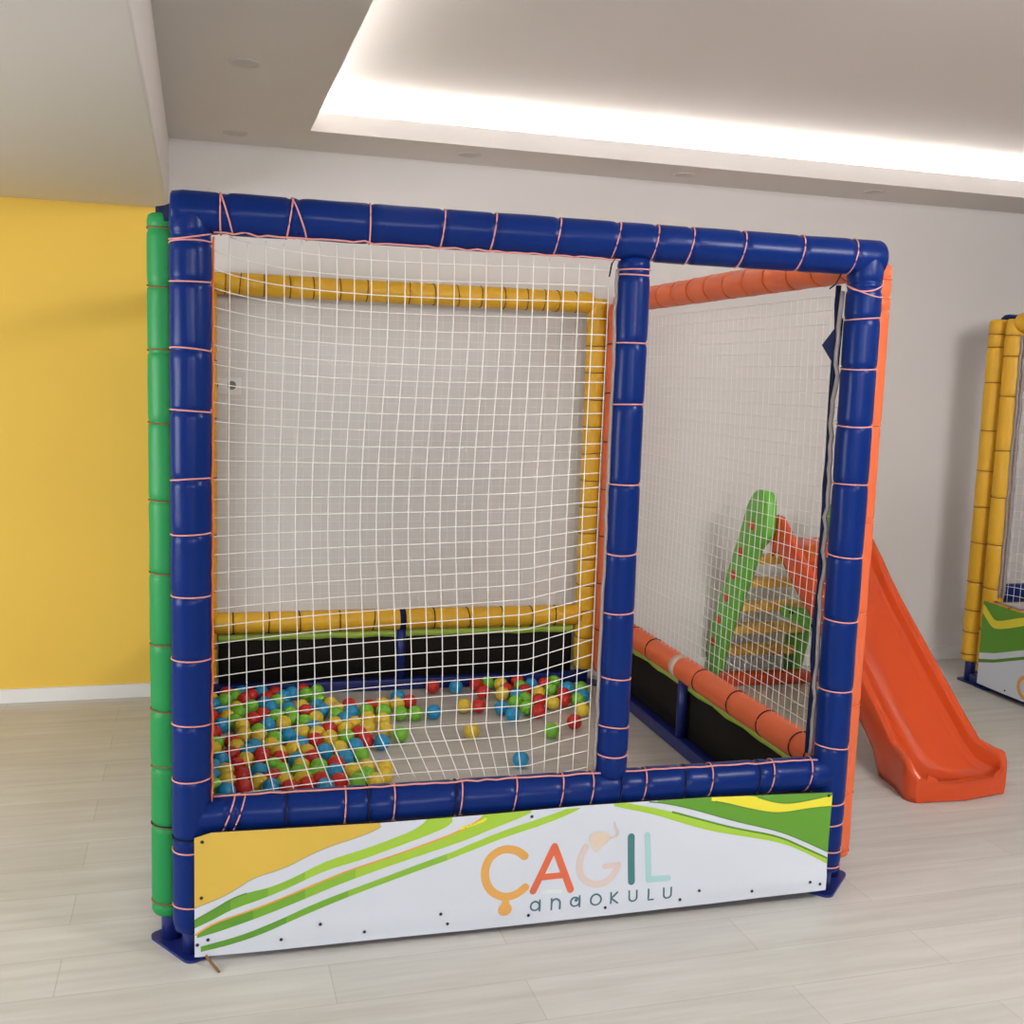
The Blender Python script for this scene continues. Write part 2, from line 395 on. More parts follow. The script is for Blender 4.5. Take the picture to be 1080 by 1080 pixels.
# bars on the floor, short legs in the middle of each panel, corner plates
bar('base_bar', P, (0, D, .03), (W, D, .03), .055, 'steel')
bar('base_bar', P, (W+E, E, .03), (W+E, D-E, .03), .055, 'steel')
bar('base_bar', P, (-EL, E, .03), (-EL, D-E, .03), .055, 'steel')
leg(P, .965, D, .05, ZL2-.02, .024, 'steel', 'middle_leg'); leg(P, W+E, 1.33, .05, ZL2-.02, .024, 'steel', 'middle_leg'); leg(P, -EL, 1.3, .05, ZL2-.02, .024, 'steel', 'middle_leg')
for u, v, a in ((-EL/2, .047, -R(57)), (W+E/2, E/2, PI/4), (-EL/2, D-.047, R(57)), (W+E/2, D-E/2, -PI/4)): base_plate(P, u, v, a, .215, .09)
# dark fabric flaps bridging the corners at the top
for (a, b) in (((0, 0), (-EL, .093)), ((W, 0), (W+E, E))):
    bm = bmesh.new(); p = Vector((a[0], a[1], ZT_+.030)); q = Vector((b[0], b[1], ZT_+.018)); d = (q-p).normalized(); s = Vector((-d.y, d.x, 0))*.035
    g = []
    for k in range(6):
        c = p.lerp(q, k/5)+Vector((0, 0, -.006*math.sin(PI*k/5)))
        g.append([bm.verts.new(c+s+Vector((0, 0, z))) for z in (-.04, 0)]+[bm.verts.new(c-s+Vector((0, 0, z))) for z in (0, -.04)])
    for A_, B_ in zip(g, g[1:]):
        for k in range(4): bm.faces.new((A_[k], A_[(k+1) % 4], B_[(k+1) % 4], B_[k]))
    bm.faces.new(g[0]); bm.faces.new(g[-1]); obj('corner_flap', bm, M['navy'], P)

# ---- netting
CELL = .0455
def front_net(a, b):
    w = MID-.10; h = 1.52; b = b-.16
    fx = min(1, max(0, a/w)); fz = b/h
    bul = math.sin(PI*fx)
    low = max(0, 1-fz/.42); low = low*low*(3-2*low)
    vv = .015+.035*bul*math.sin(PI*min(1, fz))+.030*low*bul
    u = .050+a+.010*bul*math.sin(9*fz)+.075*math.sin(PI*min(1, fx*1.12+.02))*min(1.6, max(0, .10-fz)/.10)*1.0
    tilt = .085*(fx-.62)*math.exp(-((fz-.28)/.30)**2)+.05*max(0, fx-.8)/.2*math.exp(-((fz-.15)/.3)**2)-.05*math.exp(-fx*9)*max(0, (fz-.55))/.45*-1.0
    z = ZL+.045+b+tilt+.006*math.sin(5*fx+3*fz)
    if z < ZL+.036 or z > ZT_-.052: return None
    return (u, vv, z)
NETS = {}
obj('safety_net', net_mesh(front_net, MID-.10, 1.80, CELL), M['net'], P)
def right_net(a, b):
    h = 1.53; fz = b/h; s = math.sin(PI*min(1, max(0, a/2.16)))
    return (W+E+.012*s*math.sin(PI*min(1, fz)), E+.05+a+.004*math.sin(8*fz), ZL2+.05+b-.012*s*math.sin(PI*fz))
obj('safety_net', net_mesh(right_net, 2.16, 1.54, CELL, r=.0012, step=1), M['net'], P)
def back_net(a, b): return (.05+a, D-.012*math.sin(PI*min(1, a/1.85))*math.sin(PI*min(1, b/1.53)), ZL2+.05+b)
obj('safety_net', net_mesh(back_net, 1.86, 1.54, CELL, step=1, r=.0007), M['net'], P)
def left_net(a, b): return (-EL-.01*math.sin(PI*min(1, a/2.16)), E+.05+a, ZL2+.05+b)
obj('safety_net', net_mesh(left_net, 2.16, 1.54, CELL, step=1), M['net'], P)

# ---- lacing cords along the net edges
def wob(p0, p1, n, amp, seed, pin=None):
    p0 = Vector(p0); p1 = Vector(p1); o = []
    for k in range(n+1):
        q = p0.lerp(p1, k/n); a = noise.noise_vector(Vector((k*.9, seed*5.1, 0)))*amp; o.append(q+a)
    return o
bm = bmesh.new(); tube(bm, wob((.055, -.018, ZL+.058), (W-.06, -.022, ZL+.052), 60, .005, 1), .0028, 5); obj('lacing_cord', bm, M['cord'], P)
bm = bmesh.new(); tube(bm, wob((.052, -.03, ZL+.05), (.056, -.012, ZT_-.06), 60, .004, 2), .003, 5); obj('lacing_cord', bm, M['cordhot'], P)
bm = bmesh.new(); tube(bm, wob((.055, -.025, ZT_-.050), (MID-.05, -.022, ZT_-.054), 40, .008, 3), .0028, 5); obj('lacing_cord', bm, M['cord'], P)
# grey gathered net edges beside the posts
bm = bmesh.new(); tube(bm, wob((MID-.052, -.005, ZL+.05), (MID-.050, -.005, ZT_-.08), 40, .006, 4), .0055, 6); obj('net_edge_rope', bm, M['rope'], P)
bm = bmesh.new(); tube(bm, wob((W-.050, .035, ZL+.05), (W-.058, .030, ZT_-.10), 40, .010, 5), .007, 6); obj('net_edge_rope', bm, M['rope'], P)
bm = bmesh.new(); tube(bm, wob((W-.056, .048, ZL+.05), (W-.060, .045, ZT_-.08), 24, .007, 6), .008, 6); obj('net_edge_rope', bm, M['navy'], P)
# loose fabric corner on the inner side of the right post
bm = bmesh.new()
for dv in (.03, .034):
    a = [bm.verts.new(p) for p in ((W-.045, dv, 1.83), (W-.105, dv+.01, 1.745), (W-.05, dv, 1.665))]
    bm.faces.new(a)
bmesh.ops.bridge_loops(bm, edges=[e for e in bm.edges if e.is_boundary]); obj('fabric_flap', bm, M['navy'], P, False)
# loose cord ends by the top of the middle post
bm = bmesh.new(); tube(bm, [(MID-.07, -.05, ZT_-.045), (MID-.085, -.052, ZT_-.07), (MID-.09, -.05, ZT_-.105)], .0025, 5); obj('cord_end', bm, M['cordk'], P)
bm = bmesh.new(); tube(bm, [(W-.10, -.03, ZT_-.055), (W-.115, -.03, ZT_-.085), (W-.135, -.03, ZT_-.10)], .0025, 5); obj('cord_end', bm, M['cordk'], P)
bm = bmesh.new(); tube(bm, [(.035, -.075, .03), (.05, -.085, .012), (.062, -.10, .004), (.07, -.12, .004)], .004, 5); obj('cord_end', bm, M['cordb'], P)

# ---- printed banner of the front panel
def lerp_curve(c, u):
    if u <= c[0][0]: return c[0][1]
    for (a, za), (b, zb) in zip(c, c[1:]):
        if u <= b: return za+(zb-za)*(u-a)/max(1e-6, b-a)
    return c[-1][1]
BU0, BU1 = .006, 1.930
TOPC = [(.006, .362), (.05, .374), (.5, .366), (.8, .368), (1.1, .373), (1.5, .371), (1.93, .356)]
BOTC = [(.0, .022), (.20, .020), (.705, .020), (1.2, .022), (1.93, .034)]
def BS(u, z, k=0):
    w = .004*math.sin(9*u+2*z)*(1-abs(z-.19)/.22)+.006*math.exp(-((z-.10+.25*(u-1.7))/.035)**2)*math.exp(-((u-1.78)/.12)**2)+.003*math.exp(-((z-.075)/.018)**2)
    return (u, -.066-w-.00045*k, z)
bb = bmesh.new(); BM = ['white_print', 'p_yellow', 'p_mid', 'p_fresh', 'p_lemon', 'p_green', 'p_lime', 'p_dkgreen', 'p_orange', 'p_line', 'l_amber', 'l_coral', 'l_pink', 'l_peach', 'l_teal', 'l_aqua', 'l_mint', 'l_slate']
def sheet(lo, hi, u0, u1, mname, layer, n=None, nz=6):
    n = n or max(6, int((u1-u0)/.012)); mi = BM.index(mname); prev = None
    lo_ = lo if callable(lo) else (lambda u: lerp_curve(lo, u)); hi_ = hi if callable(hi) else (lambda u: lerp_curve(hi, u))
    for i in range(n+1):
        u = u0+(u1-u0)*i/n; a = lo_(u); b = max(a, hi_(u))
        row = [bb.verts.new(BS(u, a+(b-a)*j/nz, layer)) for j in range(nz+1)]
        if prev:
            for j in range(nz):
                f = bb.faces.new((prev[j], row[j], row[j+1], prev[j+1])); f.material_index = mi
        prev = row
def stroke(pts, w, mname, layer, rnd=True):
    mi = BM.index(mname); q = [Vector(p) for p in pts]; fine = []
    for a, b in zip(q, q[1:]):
        n = max(1, int((b-a).length/.008))
        fine += [a.lerp(b, k/n) for k in range(n)]
    fine.append(q[-1]); L = []
    for i, p in enumerate(fine):
        d = (fine[min(i+1, len(fine)-1)]-fine[max(0, i-1)]).normalized(); nn = Vector((-d.y, d.x))*w/2
        L.append((p-nn, p, p+nn))
    vs = [[bb.verts.new(BS(c.x, c.y, layer)) for c in t] for t in L]
    for a, b in zip(vs, vs[1:]):
        for j in range(2):
            f = bb.faces.new((a[j], a[j+1], b[j+1], b[j])); f.material_index = mi
    if rnd:
        for p in (q[0], q[-1]): disc(p, w/2, mname, layer)
def disc(p, r, mname, layer, n=20):
    c = bb.verts.new(BS(p[0], p[1], layer)); v = [bb.verts.new(BS(p[0]+r*math.cos(2*PI*k/n), p[1]+r*math.sin(2*PI*k/n), layer)) for k in range(n)]
    for k in range(n):
        f = bb.faces.new((c, v[k], v[(k+1) % n])); f.material_index = BM.index(mname)
def polyfill(pts, mname, layer):
    cx = sum(p[0] for p in pts)/len(pts); cy = sum(p[1] for p in pts)/len(pts)
    c = bb.verts.new(BS(cx, cy, layer)); v = [bb.verts.new(BS(p[0], p[1], layer)) for p in pts]
    for k in range(len(v)):
        f = bb.faces.new((c, v[k], v[(k+1) % len(v)])); f.material_index = BM.index(mname)
def smooth_pts(pts, it=2, closed=False):
    for _ in range(it):
        o = [] if closed else [pts[0]]
        for a, b in zip(pts, pts[1:]+([pts[0]] if closed else [])):
            o += [(a[0]*.75+b[0]*.25, a[1]*.75+b[1]*.25), (a[0]*.25+b[0]*.75, a[1]*.25+b[1]*.75)]
        pts = o if closed else o+[pts[-1]]
    return pts
top = lambda u: lerp_curve(TOPC, u)
sheet(BOTC, TOPC, BU0, BU1, 'white_print', 0, 170, 14)
yel = smooth_pts([(.006, .164), (.077, .189), (.122, .213), (.161, .238), (.247, .257), (.307, .286), (.367, .309), (.455, .331), (.5, .349), (.509, .357)])
sheet(yel, top, .006, .507, 'p_yellow', 1); stroke(yel, .003, 'p_line', 2, False)
g1u = smooth_pts([(.006, .129), (.057, .156), (.103, .183), (.148, .197), (.207, .205), (.28, .231), (.354, .266), (.449, .288), (.525, .311), (.594, .334), (.625, .352), (.632, .36)])
g1l = smooth_pts([(.006, .106), (.051, .125), (.109, .154), (.188, .175), (.267, .203), (.354, .239), (.456, .26), (.56, .293), (.651, .322), (.7, .341), (.714, .356)])
for a_, b_, n_ in ((.006, .10, 'p_green'), (.10, .20, 'p_mid'), (.20, .30, 'p_fresh'), (.30, .712, 'p_lime')): sheet(g1l, lambda u: min(top(u), lerp_curve(g1u, u)) if u < .63 else top(u), a_, b_, n_, 1)
stroke(g1u[:14], .004, 'p_dkgreen', 2, False)
orl = smooth_pts([(.006, .087), (.057, .117), (.142, .141), (.221, .165), (.334, .204), (.422, .233), (.526, .26), (.63, .291), (.714, .318), (.771, .342), (.795, .357)])
g2l = smooth_pts([(.012, .079), (.09, .096), (.188, .125), (.288, .158), (.389, .192), (.492, .223), (.61, .257), (.723, .288), (.748, .295), (.846, .329), (.913, .35), (.95, .366)])
for a_, b_, n_ in ((.012, .16, 'p_green'), (.16, .30, 'p_mid'), (.30, .44, 'p_fresh'), (.44, .945, 'p_lime')): sheet(g2l, lambda u: min(top(u), lerp_curve(orl, u)) if u < .795 else top(u), a_, b_, n_, 1)
stroke(orl, .0045, 'p_orange', 2, False)
stroke(smooth_pts([(.735, .332), (.80, .349), (.812, .358)]), .008, 'p_lemon', 2, False)
g3u = smooth_pts([(.022, .052), (.122, .073), (.221, .104), (.322, .144), (.423, .174), (.527, .205), (.628, .238), (.724, .267), (.748, .278), (.872, .319), (.964, .341), (1.032, .360), (1.05, .367)])
g3l = smooth_pts([(.022, .036), (.122, .053), (.221, .086), (.322, .123), (.424, .156), (.527, .187), (.630, .219), (.724, .248), (.749, .257), (.872, .297), (.982, .323), (1.067, .351), (1.10, .367)])
for a_, b_, n_ in ((.022, .25, 'p_green'), (.25, .42, 'p_mid'), (.42, .70, 'p_fresh'), (.70, 1.098, 'p_lime')): sheet(g3l, lambda u: min(top(u), lerp_curve(g3u, u)), a_, b_, n_, 1)
w4u = smooth_pts([(1.30, .372), (1.361, .364), (1.466, .335), (1.588, .292), (1.733, .25), (1.808, .22), (1.930, .160)])
w4l = smooth_pts([(1.24, .372), (1.376, .338), (1.482, .303), (1.604, .264), (1.75, .228), (1.848, .179), (1.930, .139)])
g4l = smooth_pts([(1.16, .376), (1.24, .354), (1.343, .326), (1.413, .299), (1.519, .263), (1.627, .238), (1.759, .206), (1.849, .165), (1.930, .120)])
sheet(w4u, top, 1.34, 1.930, 'p_green', 1)
sheet(g4l, lambda u: min(top(u), lerp_curve(w4l, u)), 1.20, 1.930, 'p_lime', 1)
stroke(w4u[2:], .004, 'p_dkgreen', 2, False); stroke([p for p in w4l if p[0] > 1.36], .006, 'p_dkgreen', 2, False)
yu = smooth_pts([(1.49, .373), (1.646, .369), (1.713, .344), (1.771, .331), (1.837, .335), (1.930, .349)])
yl = smooth_pts([(1.505, .362), (1.563, .349), (1.628, .329), (1.715, .306), (1.773, .302), (1.853, .31), (1.930, .311)])
sheet(yl, lambda u: min(top(u), lerp_curve(yu, u)), 1.515, 1.930, 'p_lemon', 2)
stroke([p for p in yl if p[0] > 1.52], .004, 'p_dkgreen', 3, False); stroke([p for p in yu if p[0] > 1.66], .004, 'p_dkgreen', 3, False)
# lettering
Cc = smooth_pts([(.93, .233), (.912, .249), (.886, .259), (.858, .259), (.83, .244), (.814, .217), (.811, .185), (.82, .152), (.84, .128), (.869, .113), (.898, .114), (.92, .125), (.935, .137)])
stroke(Cc, .0245, 'l_amber', 1); stroke([(.877, .114), (.876, .08)], .021, 'l_amber', 2); disc((.875, .076), .0205, 'l_amber', 3)
disc((.877, .094), .011, 'l_amber', 3)
stroke([(.96, .123), (1.021, .254)], .0215, 'l_coral', 1); stroke([(1.021, .254), (1.076, .116)], .0215, 'l_coral', 2); stroke([(.986, .163), (1.054, .163)], .019, 'l_coral', 3)
stroke([(.992, .117), (1.045, .113)], .012, 'l_mint', 1)
stroke(smooth_pts([(1.119, .243), (1.104, .214), (1.1, .182), (1.108, .152), (1.131, .13), (1.161, .122), (1.191, .129), (1.213, .149), (1.224, .178)]), .021, 'l_pink', 1)
stroke([(1.182, .177), (1.224, .178)], .017, 'l_pink', 2)
polyfill(smooth_pts([(1.129, .284), (1.16, .29), (1.192, .279), (1.196, .259), (1.169, .242), (1.151, .218), (1.138, .243), (1.128, .265)], 2, True), 'l_peach', 3)
stroke(smooth_pts([(1.192, .266), (1.218, .271), (1.22, .287), (1.208, .299), (1.205, .314)]), .007, 'l_pink', 4)
stroke([(1.261, .264), (1.269, .122)], .022, 'l_teal', 1)
stroke([(1.312, .266), (1.324, .124)], .019, 'l_aqua', 1); stroke([(1.324, .124), (1.386, .124)], .019, 'l_aqua', 2)
SW = .0055
def circ(cx, cz, r, a0=0, a1=360): return [(cx+r*math.cos(R(a0+(a1-a0)*k/20)), cz+r*math.sin(R(a0+(a1-a0)*k/20))) for k in range(21)]
def small(ch, x):
    z = .0765; h = .0165
    if ch == 'a': stroke(circ(x-.001, z, .0135), SW, 'l_slate', 1); stroke([(x+.0135, z+h), (x+.0135, z-h)], SW, 'l_slate', 2)
    if ch == 'n': stroke([(x-.013, z-h), (x-.013, z+h)], SW, 'l_slate', 1); stroke(circ(x, z+.002, .013, 180, 0)+[(x+.013, z-h)], SW, 'l_slate', 2)
    if ch == 'o': stroke(circ(x, z, .0165), SW, 'l_slate', 1)
    if ch == 'k': stroke([(x-.010, z-h), (x-.010, z+h)], SW, 'l_slate', 1); stroke([(x+.010, z+h), (x-.009, z), (x+.011, z-h)], SW, 'l_slate', 2)
    if ch == 'u': stroke([(x-.012, z+h), (x-.012, z-.003)]+circ(x, z-.004, .012, 180, 360)+[(x+.012, z+h)], SW, 'l_slate', 1)
    if ch == 'l': stroke([(x-.006, z+h), (x-.006, z-h), (x+.010, z-h)], SW, 'l_slate', 1)
for ch, x in zip('anaokulu', (.968, 1.031, 1.092, 1.157, 1.215, 1.275, 1.331, 1.386)): small(ch, x)
disc((1.094, .082), .005, 'l_slate', 3)
BAN = obj('banner', bb, [M[k] for k in BM], P)
BAN['label'] = 'white banner printed with green and yellow waves and coloured lettering'
SOL = BAN.modifiers.new('Solidify', 'SOLIDIFY') if False else None
# back of the banner cloth so it has thickness
bm = bmesh.new(); pr = None
for i in range(81):
    u = BU0+(BU1-BU0)*i/80
    row = [bm.verts.new((q[0], q[1]+dy, q[2])) for dy in (.0060, .0085) for q in [BS(u, BOTC[0][1] if False else lerp_curve(BOTC, u)+(top(u)-lerp_curve(BOTC, u))*j/8) for j in range(9)]]
    if pr:
        for j in range(8): bm.faces.new((pr[j], row[j], row[j+1], pr[j+1])); bm.faces.new((pr[9+j], row[9+j], row[10+j], pr[10+j]))
        bm.faces.new((pr[0], row[0], row[9], pr[9])); bm.faces.new((pr[8], row[8], row[17], pr[17]))
    pr = row
obj('banner_backing', bm, M['black'], P)
for u, z in ((.041, .071), (.013, .058), (.236, .05), (.343, .084), (.467, .047), (.685, .08), (.706, .047), (.024, .192), (.948, .049), (1.188, .048), (1.429, .051), (.948, .352), (1.49, .076), (1.67, .056), (1.87, .068), (1.907, .057), (.026, .350), (1.917, .347)):
    b = bmesh.new(); q = Vector(BS(u, z, 6)); bmesh.ops.create_cone(b, cap_ends=True, segments=14, radius1=.0048, radius2=.0034, depth=.003, matrix=Matrix.Translation(q) @ Matrix.Rotation(PI/2, 4, 'X'))
    obj('screw', b, M['grommet'], BAN, False)

# ---- the other three banners: printed outside, black inside, lime top binding
def plain_banner(fn, L, h0, h1, nx, out):
    """fn(a, d, z): a along, d outward"""
    for nm, m, d0, d1 in (('banner', out, .0052, .008), ('banner_backing', 'black', 0, .005)):
        bm = bmesh.new(); pr = None
        for i in range(nx+1):
            a = L*i/nx
            row = [bm.verts.new(fn(a, d+.004*math.sin(a*7+z*5), z)) for d in (d0, d1) for z in (h0, (h0+h1)/2, h1)]
            if pr:
                for j in (0, 1, 3, 4): bm.faces.new((pr[j], row[j], row[j+1], pr[j+1]))
                bm.faces.new((pr[0], row[0], row[3], pr[3])); bm.faces.new((pr[2], row[2], row[5], pr[5]))
            else: bm.faces.new((row[0], row[1], row[2], row[5], row[4], row[3]))
            pr = row
        bm.faces.new((pr[0], pr[1], pr[2], pr[5], pr[4], pr[3]))
        obj(nm, bm, M[m], P)
    bm = bmesh.new()
    pts = [fn(L*i/30, -.012-.004*math.sin(i*1.3), h1-.022-.006*math.sin(i*.9+1)**2) for i in range(31)]
    pr = None
    for p in pts:
        row = [bm.verts.new(Vector(p)+Vector((0, 0, z))) for z in (-.018, .018)]+[bm.verts.new(Vector(fn(0, .008, 0))-Vector(fn(0, 0, 0))+Vector(p)+Vector((0, 0, z))) for z in (.018, -.018)]
        if pr:
            for k in range(4): bm.faces.new((pr[k], row[k], row[(k+1) % 4], pr[(k+1) % 4]))
        pr = row
    obj('banner_binding', bm, M['lime'], P)
plain_banner(lambda a, d, z: (.06+a, D+.029+d, z), W-.12, .045, .315, 50, 'white_print')
plain_banner(lambda a, d, z: (W+E+.029+d, E+.06+a, z), D-2*E-.12, .045, .315, 50, 'white_print')
plain_banner(lambda a, d, z: (-EL-.029-d, .093+.06+a, z), D-.186-.12, .045, .315, 50, 'white_print')
BALLS="""y25,2277,36 b36,2183,36 g89,2245,36 r98,2354,36 b169,2360,36 g140,2295,36 r213,2304,36 b263,2360,36 r182,2238,36 r289,2254,36 r329,2330,36 g333,2198,36 b364,2262,36 b408,2318,36 r465,2360,36 g477,2290,36 g532,2335,36 y140,2113,36 g151,2043,36 g210,2128,36 b271,2164,36 b298,2099,36 r30,1996,36 b82,2058,36 y101,1989,36 b74,1875,36 g131,1917,36 y162,1853,36 r211,1941,36 r256,1996,36 b274,1847,36 g317,1961,36 g381,1993,36 b376,2064,36 y440,2095,36 r454,2013,36 b511,2091,36 y344,1860,36 g388,1916,36 g437,1865,36 y492,1910,36 r42,1770,36 y169,1731,36 g231,1766,36 y235,1693,36 g295,1655,36 b357,1689,36 y417,1727,36 b471,1773,36 y481,1697,36 g51,1625,36 r120,1641,36 y135,1572,36 b182,1502,36 b206,1569,36 y277,1573,36 y305,1472,36 y365,1510,36 b401,1571,36 r463,1606,36 b73,1425,36 y42,1555,36 r114,1484,36 r135,1349,36 y170,1411,36 r236,1385,36 r236,1456,36 g278,1327,36 r305,1401,36 b371,1373,36 y419,1463,36 r438,1395,36 y90,1295,36 b42,1347,36 b41,1239,36 y96,1190,36 r153,1233,36 b219,1275,36 r153,1121,36 y215,1156,36 r271,1200,36 g305,1262,36 g371,1234,36 y385,1303,36 g454,1290,36 g46,1138,36 b92,1084,36 b258,1099,36 r325,1073,36 y314,1143,36 r393,1094,36 g437,1209,36 y382,1164,36 r448,1139,36 g525,2189,36 y578,2117,36 b529,2022,36 y600,2017,36 g590,1946,36 r662,2083,36 b660,1979,36 b624,1884,36 g731,1979,36 r755,2046,36 y821,2072,36 g810,1967,36 b912,2186,36 r956,2096,36 y892,2065,36 g884,1925,36 g954,1914,36 r1113,2329,36 b1043,1921,36 y726,1872,36 y706,1740,36 y789,1840,36 y779,1710,36 r658,1670,36 r677,1567,36 b742,1538,36 g837,1628,36 y655,1805,36 y568,1818,36 y607,1738,36 r537,1746,36 g601,1628,36 y530,1631,36 b624,1507,36 b490,1462,36 y556,1487,36 b567,1370,36 g635,1391,36 r524,1303,36 b508,1214,36 y579,1216,36 y640,1251,36 y709,1223,36 y699,1152,36 y655,1087,36 g586,1103,36 g628,1160,36 r515,1113,36 b460,1069,36 b1233,2316,36 y1203,1991,36 r1273,1980,36 y1157,1616,36 r1342,2330,36 r1348,2205,36 g1407,2359,36 y1471,2329,36 r1476,2219,36 y1437,2160,36 b1376,1936,36 b1402,1822,36 g1465,2008,36 b1503,2121,36 g1559,2257,36 r1560,2186,36 b1625,2290,36 g1526,2054,36 g1498,1917,36 r1570,2360,36 y1622,2149,36 r1696,2293,36 g1758,2327,36 g1698,2185,36 r1585,2015,36 r1537,1855,36 y1647,1979,36 r1742,2101,36 r1712,2007,36 b1794,2202,36 g1865,2192,36 b1827,2059,36 g1783,2003,36 y1756,1849,36 r1659,1675,36 g1517,1571,36 b1280,1232,36"""
# ------------------------------------------------------------------ balls
RB = .0355
protos = {}
for c, m in BALLM.items():
    b = bmesh.new(); bmesh.ops.create_uvsphere(b, u_segments=24, v_segments=16, radius=RB)
    for v in b.verts:                                    # moulding seam round the middle
        if abs(v.co.z) < .001: v.co *= 1.006
    for f in b.faces: f.smooth = True
    me = bpy.data.meshes.new('ball'); b.to_mesh(me); b.free(); me.materials.append(m); protos[c] = me
NAMES = dict(r='red', b='blue', g='green', y='yellow')
rot = PIT.rotation_euler.z; cs, sn = math.cos(rot), math.sin(rot)
LONE = {}
balls = []
for tkn in BALLS.split():
    c = tkn[0]; u, v, z = [float(t)/1000 for t in tkn[1:].split(',')]
    balls.append((c, u, v, max(z, RB)))
def near(p, q): return abs(p[1]-q[0]) < .035 and abs(p[2]-q[1]) < .035
UNIQ = [((1.113, 2.329), 'lone red plastic ball against the back bar, left of a blue ball'),
        ((1.043, 1.921), 'blue plastic ball alone on the floor just right of the heap tip'),
        ((1.233, 2.316), 'lone blue plastic ball against the back bar, right of a red ball'),
        ((1.203, 1.991), 'yellow plastic ball touching a red ball in the gap between heap and cluster'),
        ((1.273, 1.98), 'red plastic ball touching a yellow ball in the gap between heap and cluster'),
        ((1.157, 1.616), 'lone yellow plastic ball on the bare floor in the middle of the pit'),
        ((1.659, 1.675), 'red plastic ball standing apart in front of the right cluster'),
        ((1.517, 1.571), 'lone green plastic ball on bare floor in front of the right cluster'),
        ((1.28, 1.232), 'lone blue plastic ball nearest the front rail beside the middle post'),
        ((.954, 1.914), 'green plastic ball at the right tip of the left heap'),
        ((.837, 1.628), 'green plastic ball at the right edge of the heap, right of a blue ball'),
        ((.742, 1.538), 'blue plastic ball at the right edge of the heap, beside a green one'),
        ((.709, 1.223), 'yellow plastic ball at the near right end of the heap by the front rail'),
        ((.912, 2.186), 'blue plastic ball behind the heap tip, rightmost blue of the heap'),
        ((.956, 2.096), 'red plastic ball behind the heap tip, rightmost red of the heap'),
        ((1.402, 1.822), 'blue plastic ball nearest the viewer in the right cluster'),
        ((1.376, 1.936), 'blue plastic ball at the left front of the right cluster'),
        ((1.756, 1.849), 'yellow plastic ball at the front right of the cluster by the orange panel'),
        ((1.407, 2.359), 'green plastic ball at the back left of the right cluster touching the bar')]
for c, u, v, z in balls:
    o = bpy.data.objects.new('plastic_ball', protos[c]); COL.objects.link(o)
    o.location = (-.016+u*cs-v*sn, 2.9647+u*sn+v*cs, z)
    o.rotation_euler = (random.uniform(0, 6), random.uniform(0, 6), random.uniform(0, 6))
    lab = None
    for q, l in UNIQ:
        if abs(u-q[0]) < .004 and abs(v-q[1]) < .004: lab = l
    if lab: tag(o, lab, 'ball', 'loose balls at the edges')
    elif u < 1.0: tag(o, 'shiny %s plastic ball in the big heap on the left of the pit floor' % NAMES[c], 'ball', NAMES[c]+' balls in the left heap')
    else: tag(o, 'shiny %s plastic ball in the small cluster in the far right pit corner' % NAMES[c], 'ball', NAMES[c]+' balls in the right cluster')

# ------------------------------------------------------------------ slide
SL = empty('toddler_slide', (2.935, 3.475, 0), R(-3), 'orange plastic children slide with green ladder standing right of the ball pit', 'slide')
def tz(s):                                               # top of the side walls
    if s < .26:
        k = max(0, min(1, s/.07)); base = .165+.02*max(0, (s-.10)/.16)
        return .105+(base-.105)*math.sin(k*PI/2)
    return .19+.745*(s-.23)
def bz(s):
    lin = .085+.745*(s-.21); fl = .075
    k = .06; m = max(lin, fl); d = abs(lin-fl)
    return m+(k-d)**2/(4*k) if d < k else m
bm = bmesh.new(); pr = None
SV = [0., .012, .03, .05, .07, .10, .14, .18, .22, .26, .30, .36, .45, .55, .65, .75, .85, .95, 1.05, 1.15, 1.22, 1.28, 1.33, 1.35, 1.36]
def sec(s):
    top = tz(s); bed = bz(s)
    if s <= .03: bed = .088
    elif s <= .05: bed = .080
    elif s <= .18: bed -= .010
    if s > 1.28: top -= .085*((s-1.28)/.08)**2; bed -= .02*((s-1.28)/.08)**2
    if s > 1.2: bed = bz(1.2)+(bed-bz(1.2))*.35
    hw = .205+.045*math.exp(-(s/.16)**2)                 # flares at the foot
    if s > .9: hw += .022*min(1, (s-.9)/.2)
    if s < .05: hw -= .03*(1-s/.05)**2
    sk = max(0., top-.19) if s > .30 else 0.
    sk = max(sk, 0)
    th = .022
    under = max(bed-.022, sk+.004) if s > .3 else .004
    rim = .030
    h = [(hw-.005, sk), (hw, sk+.03), (hw, top-.018), (hw-.006, top-.004), (hw-.018, top), (hw-rim, top-.004), (hw-rim-.010, top-.022), (hw-rim-.018, bed+.034), (hw-rim-.024, bed+.022), (hw-rim-.042, bed+.017), (hw-rim-.052, bed+.012), (hw-rim-.060, bed)]
    full = h+[(0, bed-.002)]+[(-x, z) for x, z in reversed(h)]
    un_ = [(-(hw-th), sk), (-(hw-th-.004), under), (0, under), (hw-th-.004, under), (hw-th, sk)]
    return [(x, max(0, z)) for x, z in full+un_]
for s in SV:
    skew = 0.
    row = [bm.verts.new((x, s+(.07*max(0, (x-.05)/.2)**1.5+.015*max(0, (-x-.1)/.15)**2)*max(0, 1-s/.2), z)) for x, z in sec(s)]
    if pr:
        n = len(row)
        for k in range(n): bm.faces.new((pr[k], pr[(k+1) % n], row[(k+1) % n], row[k]))
    else: bm.faces.new([bm.verts.new(v.co) for v in row])
    pr = row
bm.faces.new([bm.verts.new(v.co) for v in pr])
obj('chute', bm, M['slide'], SL)
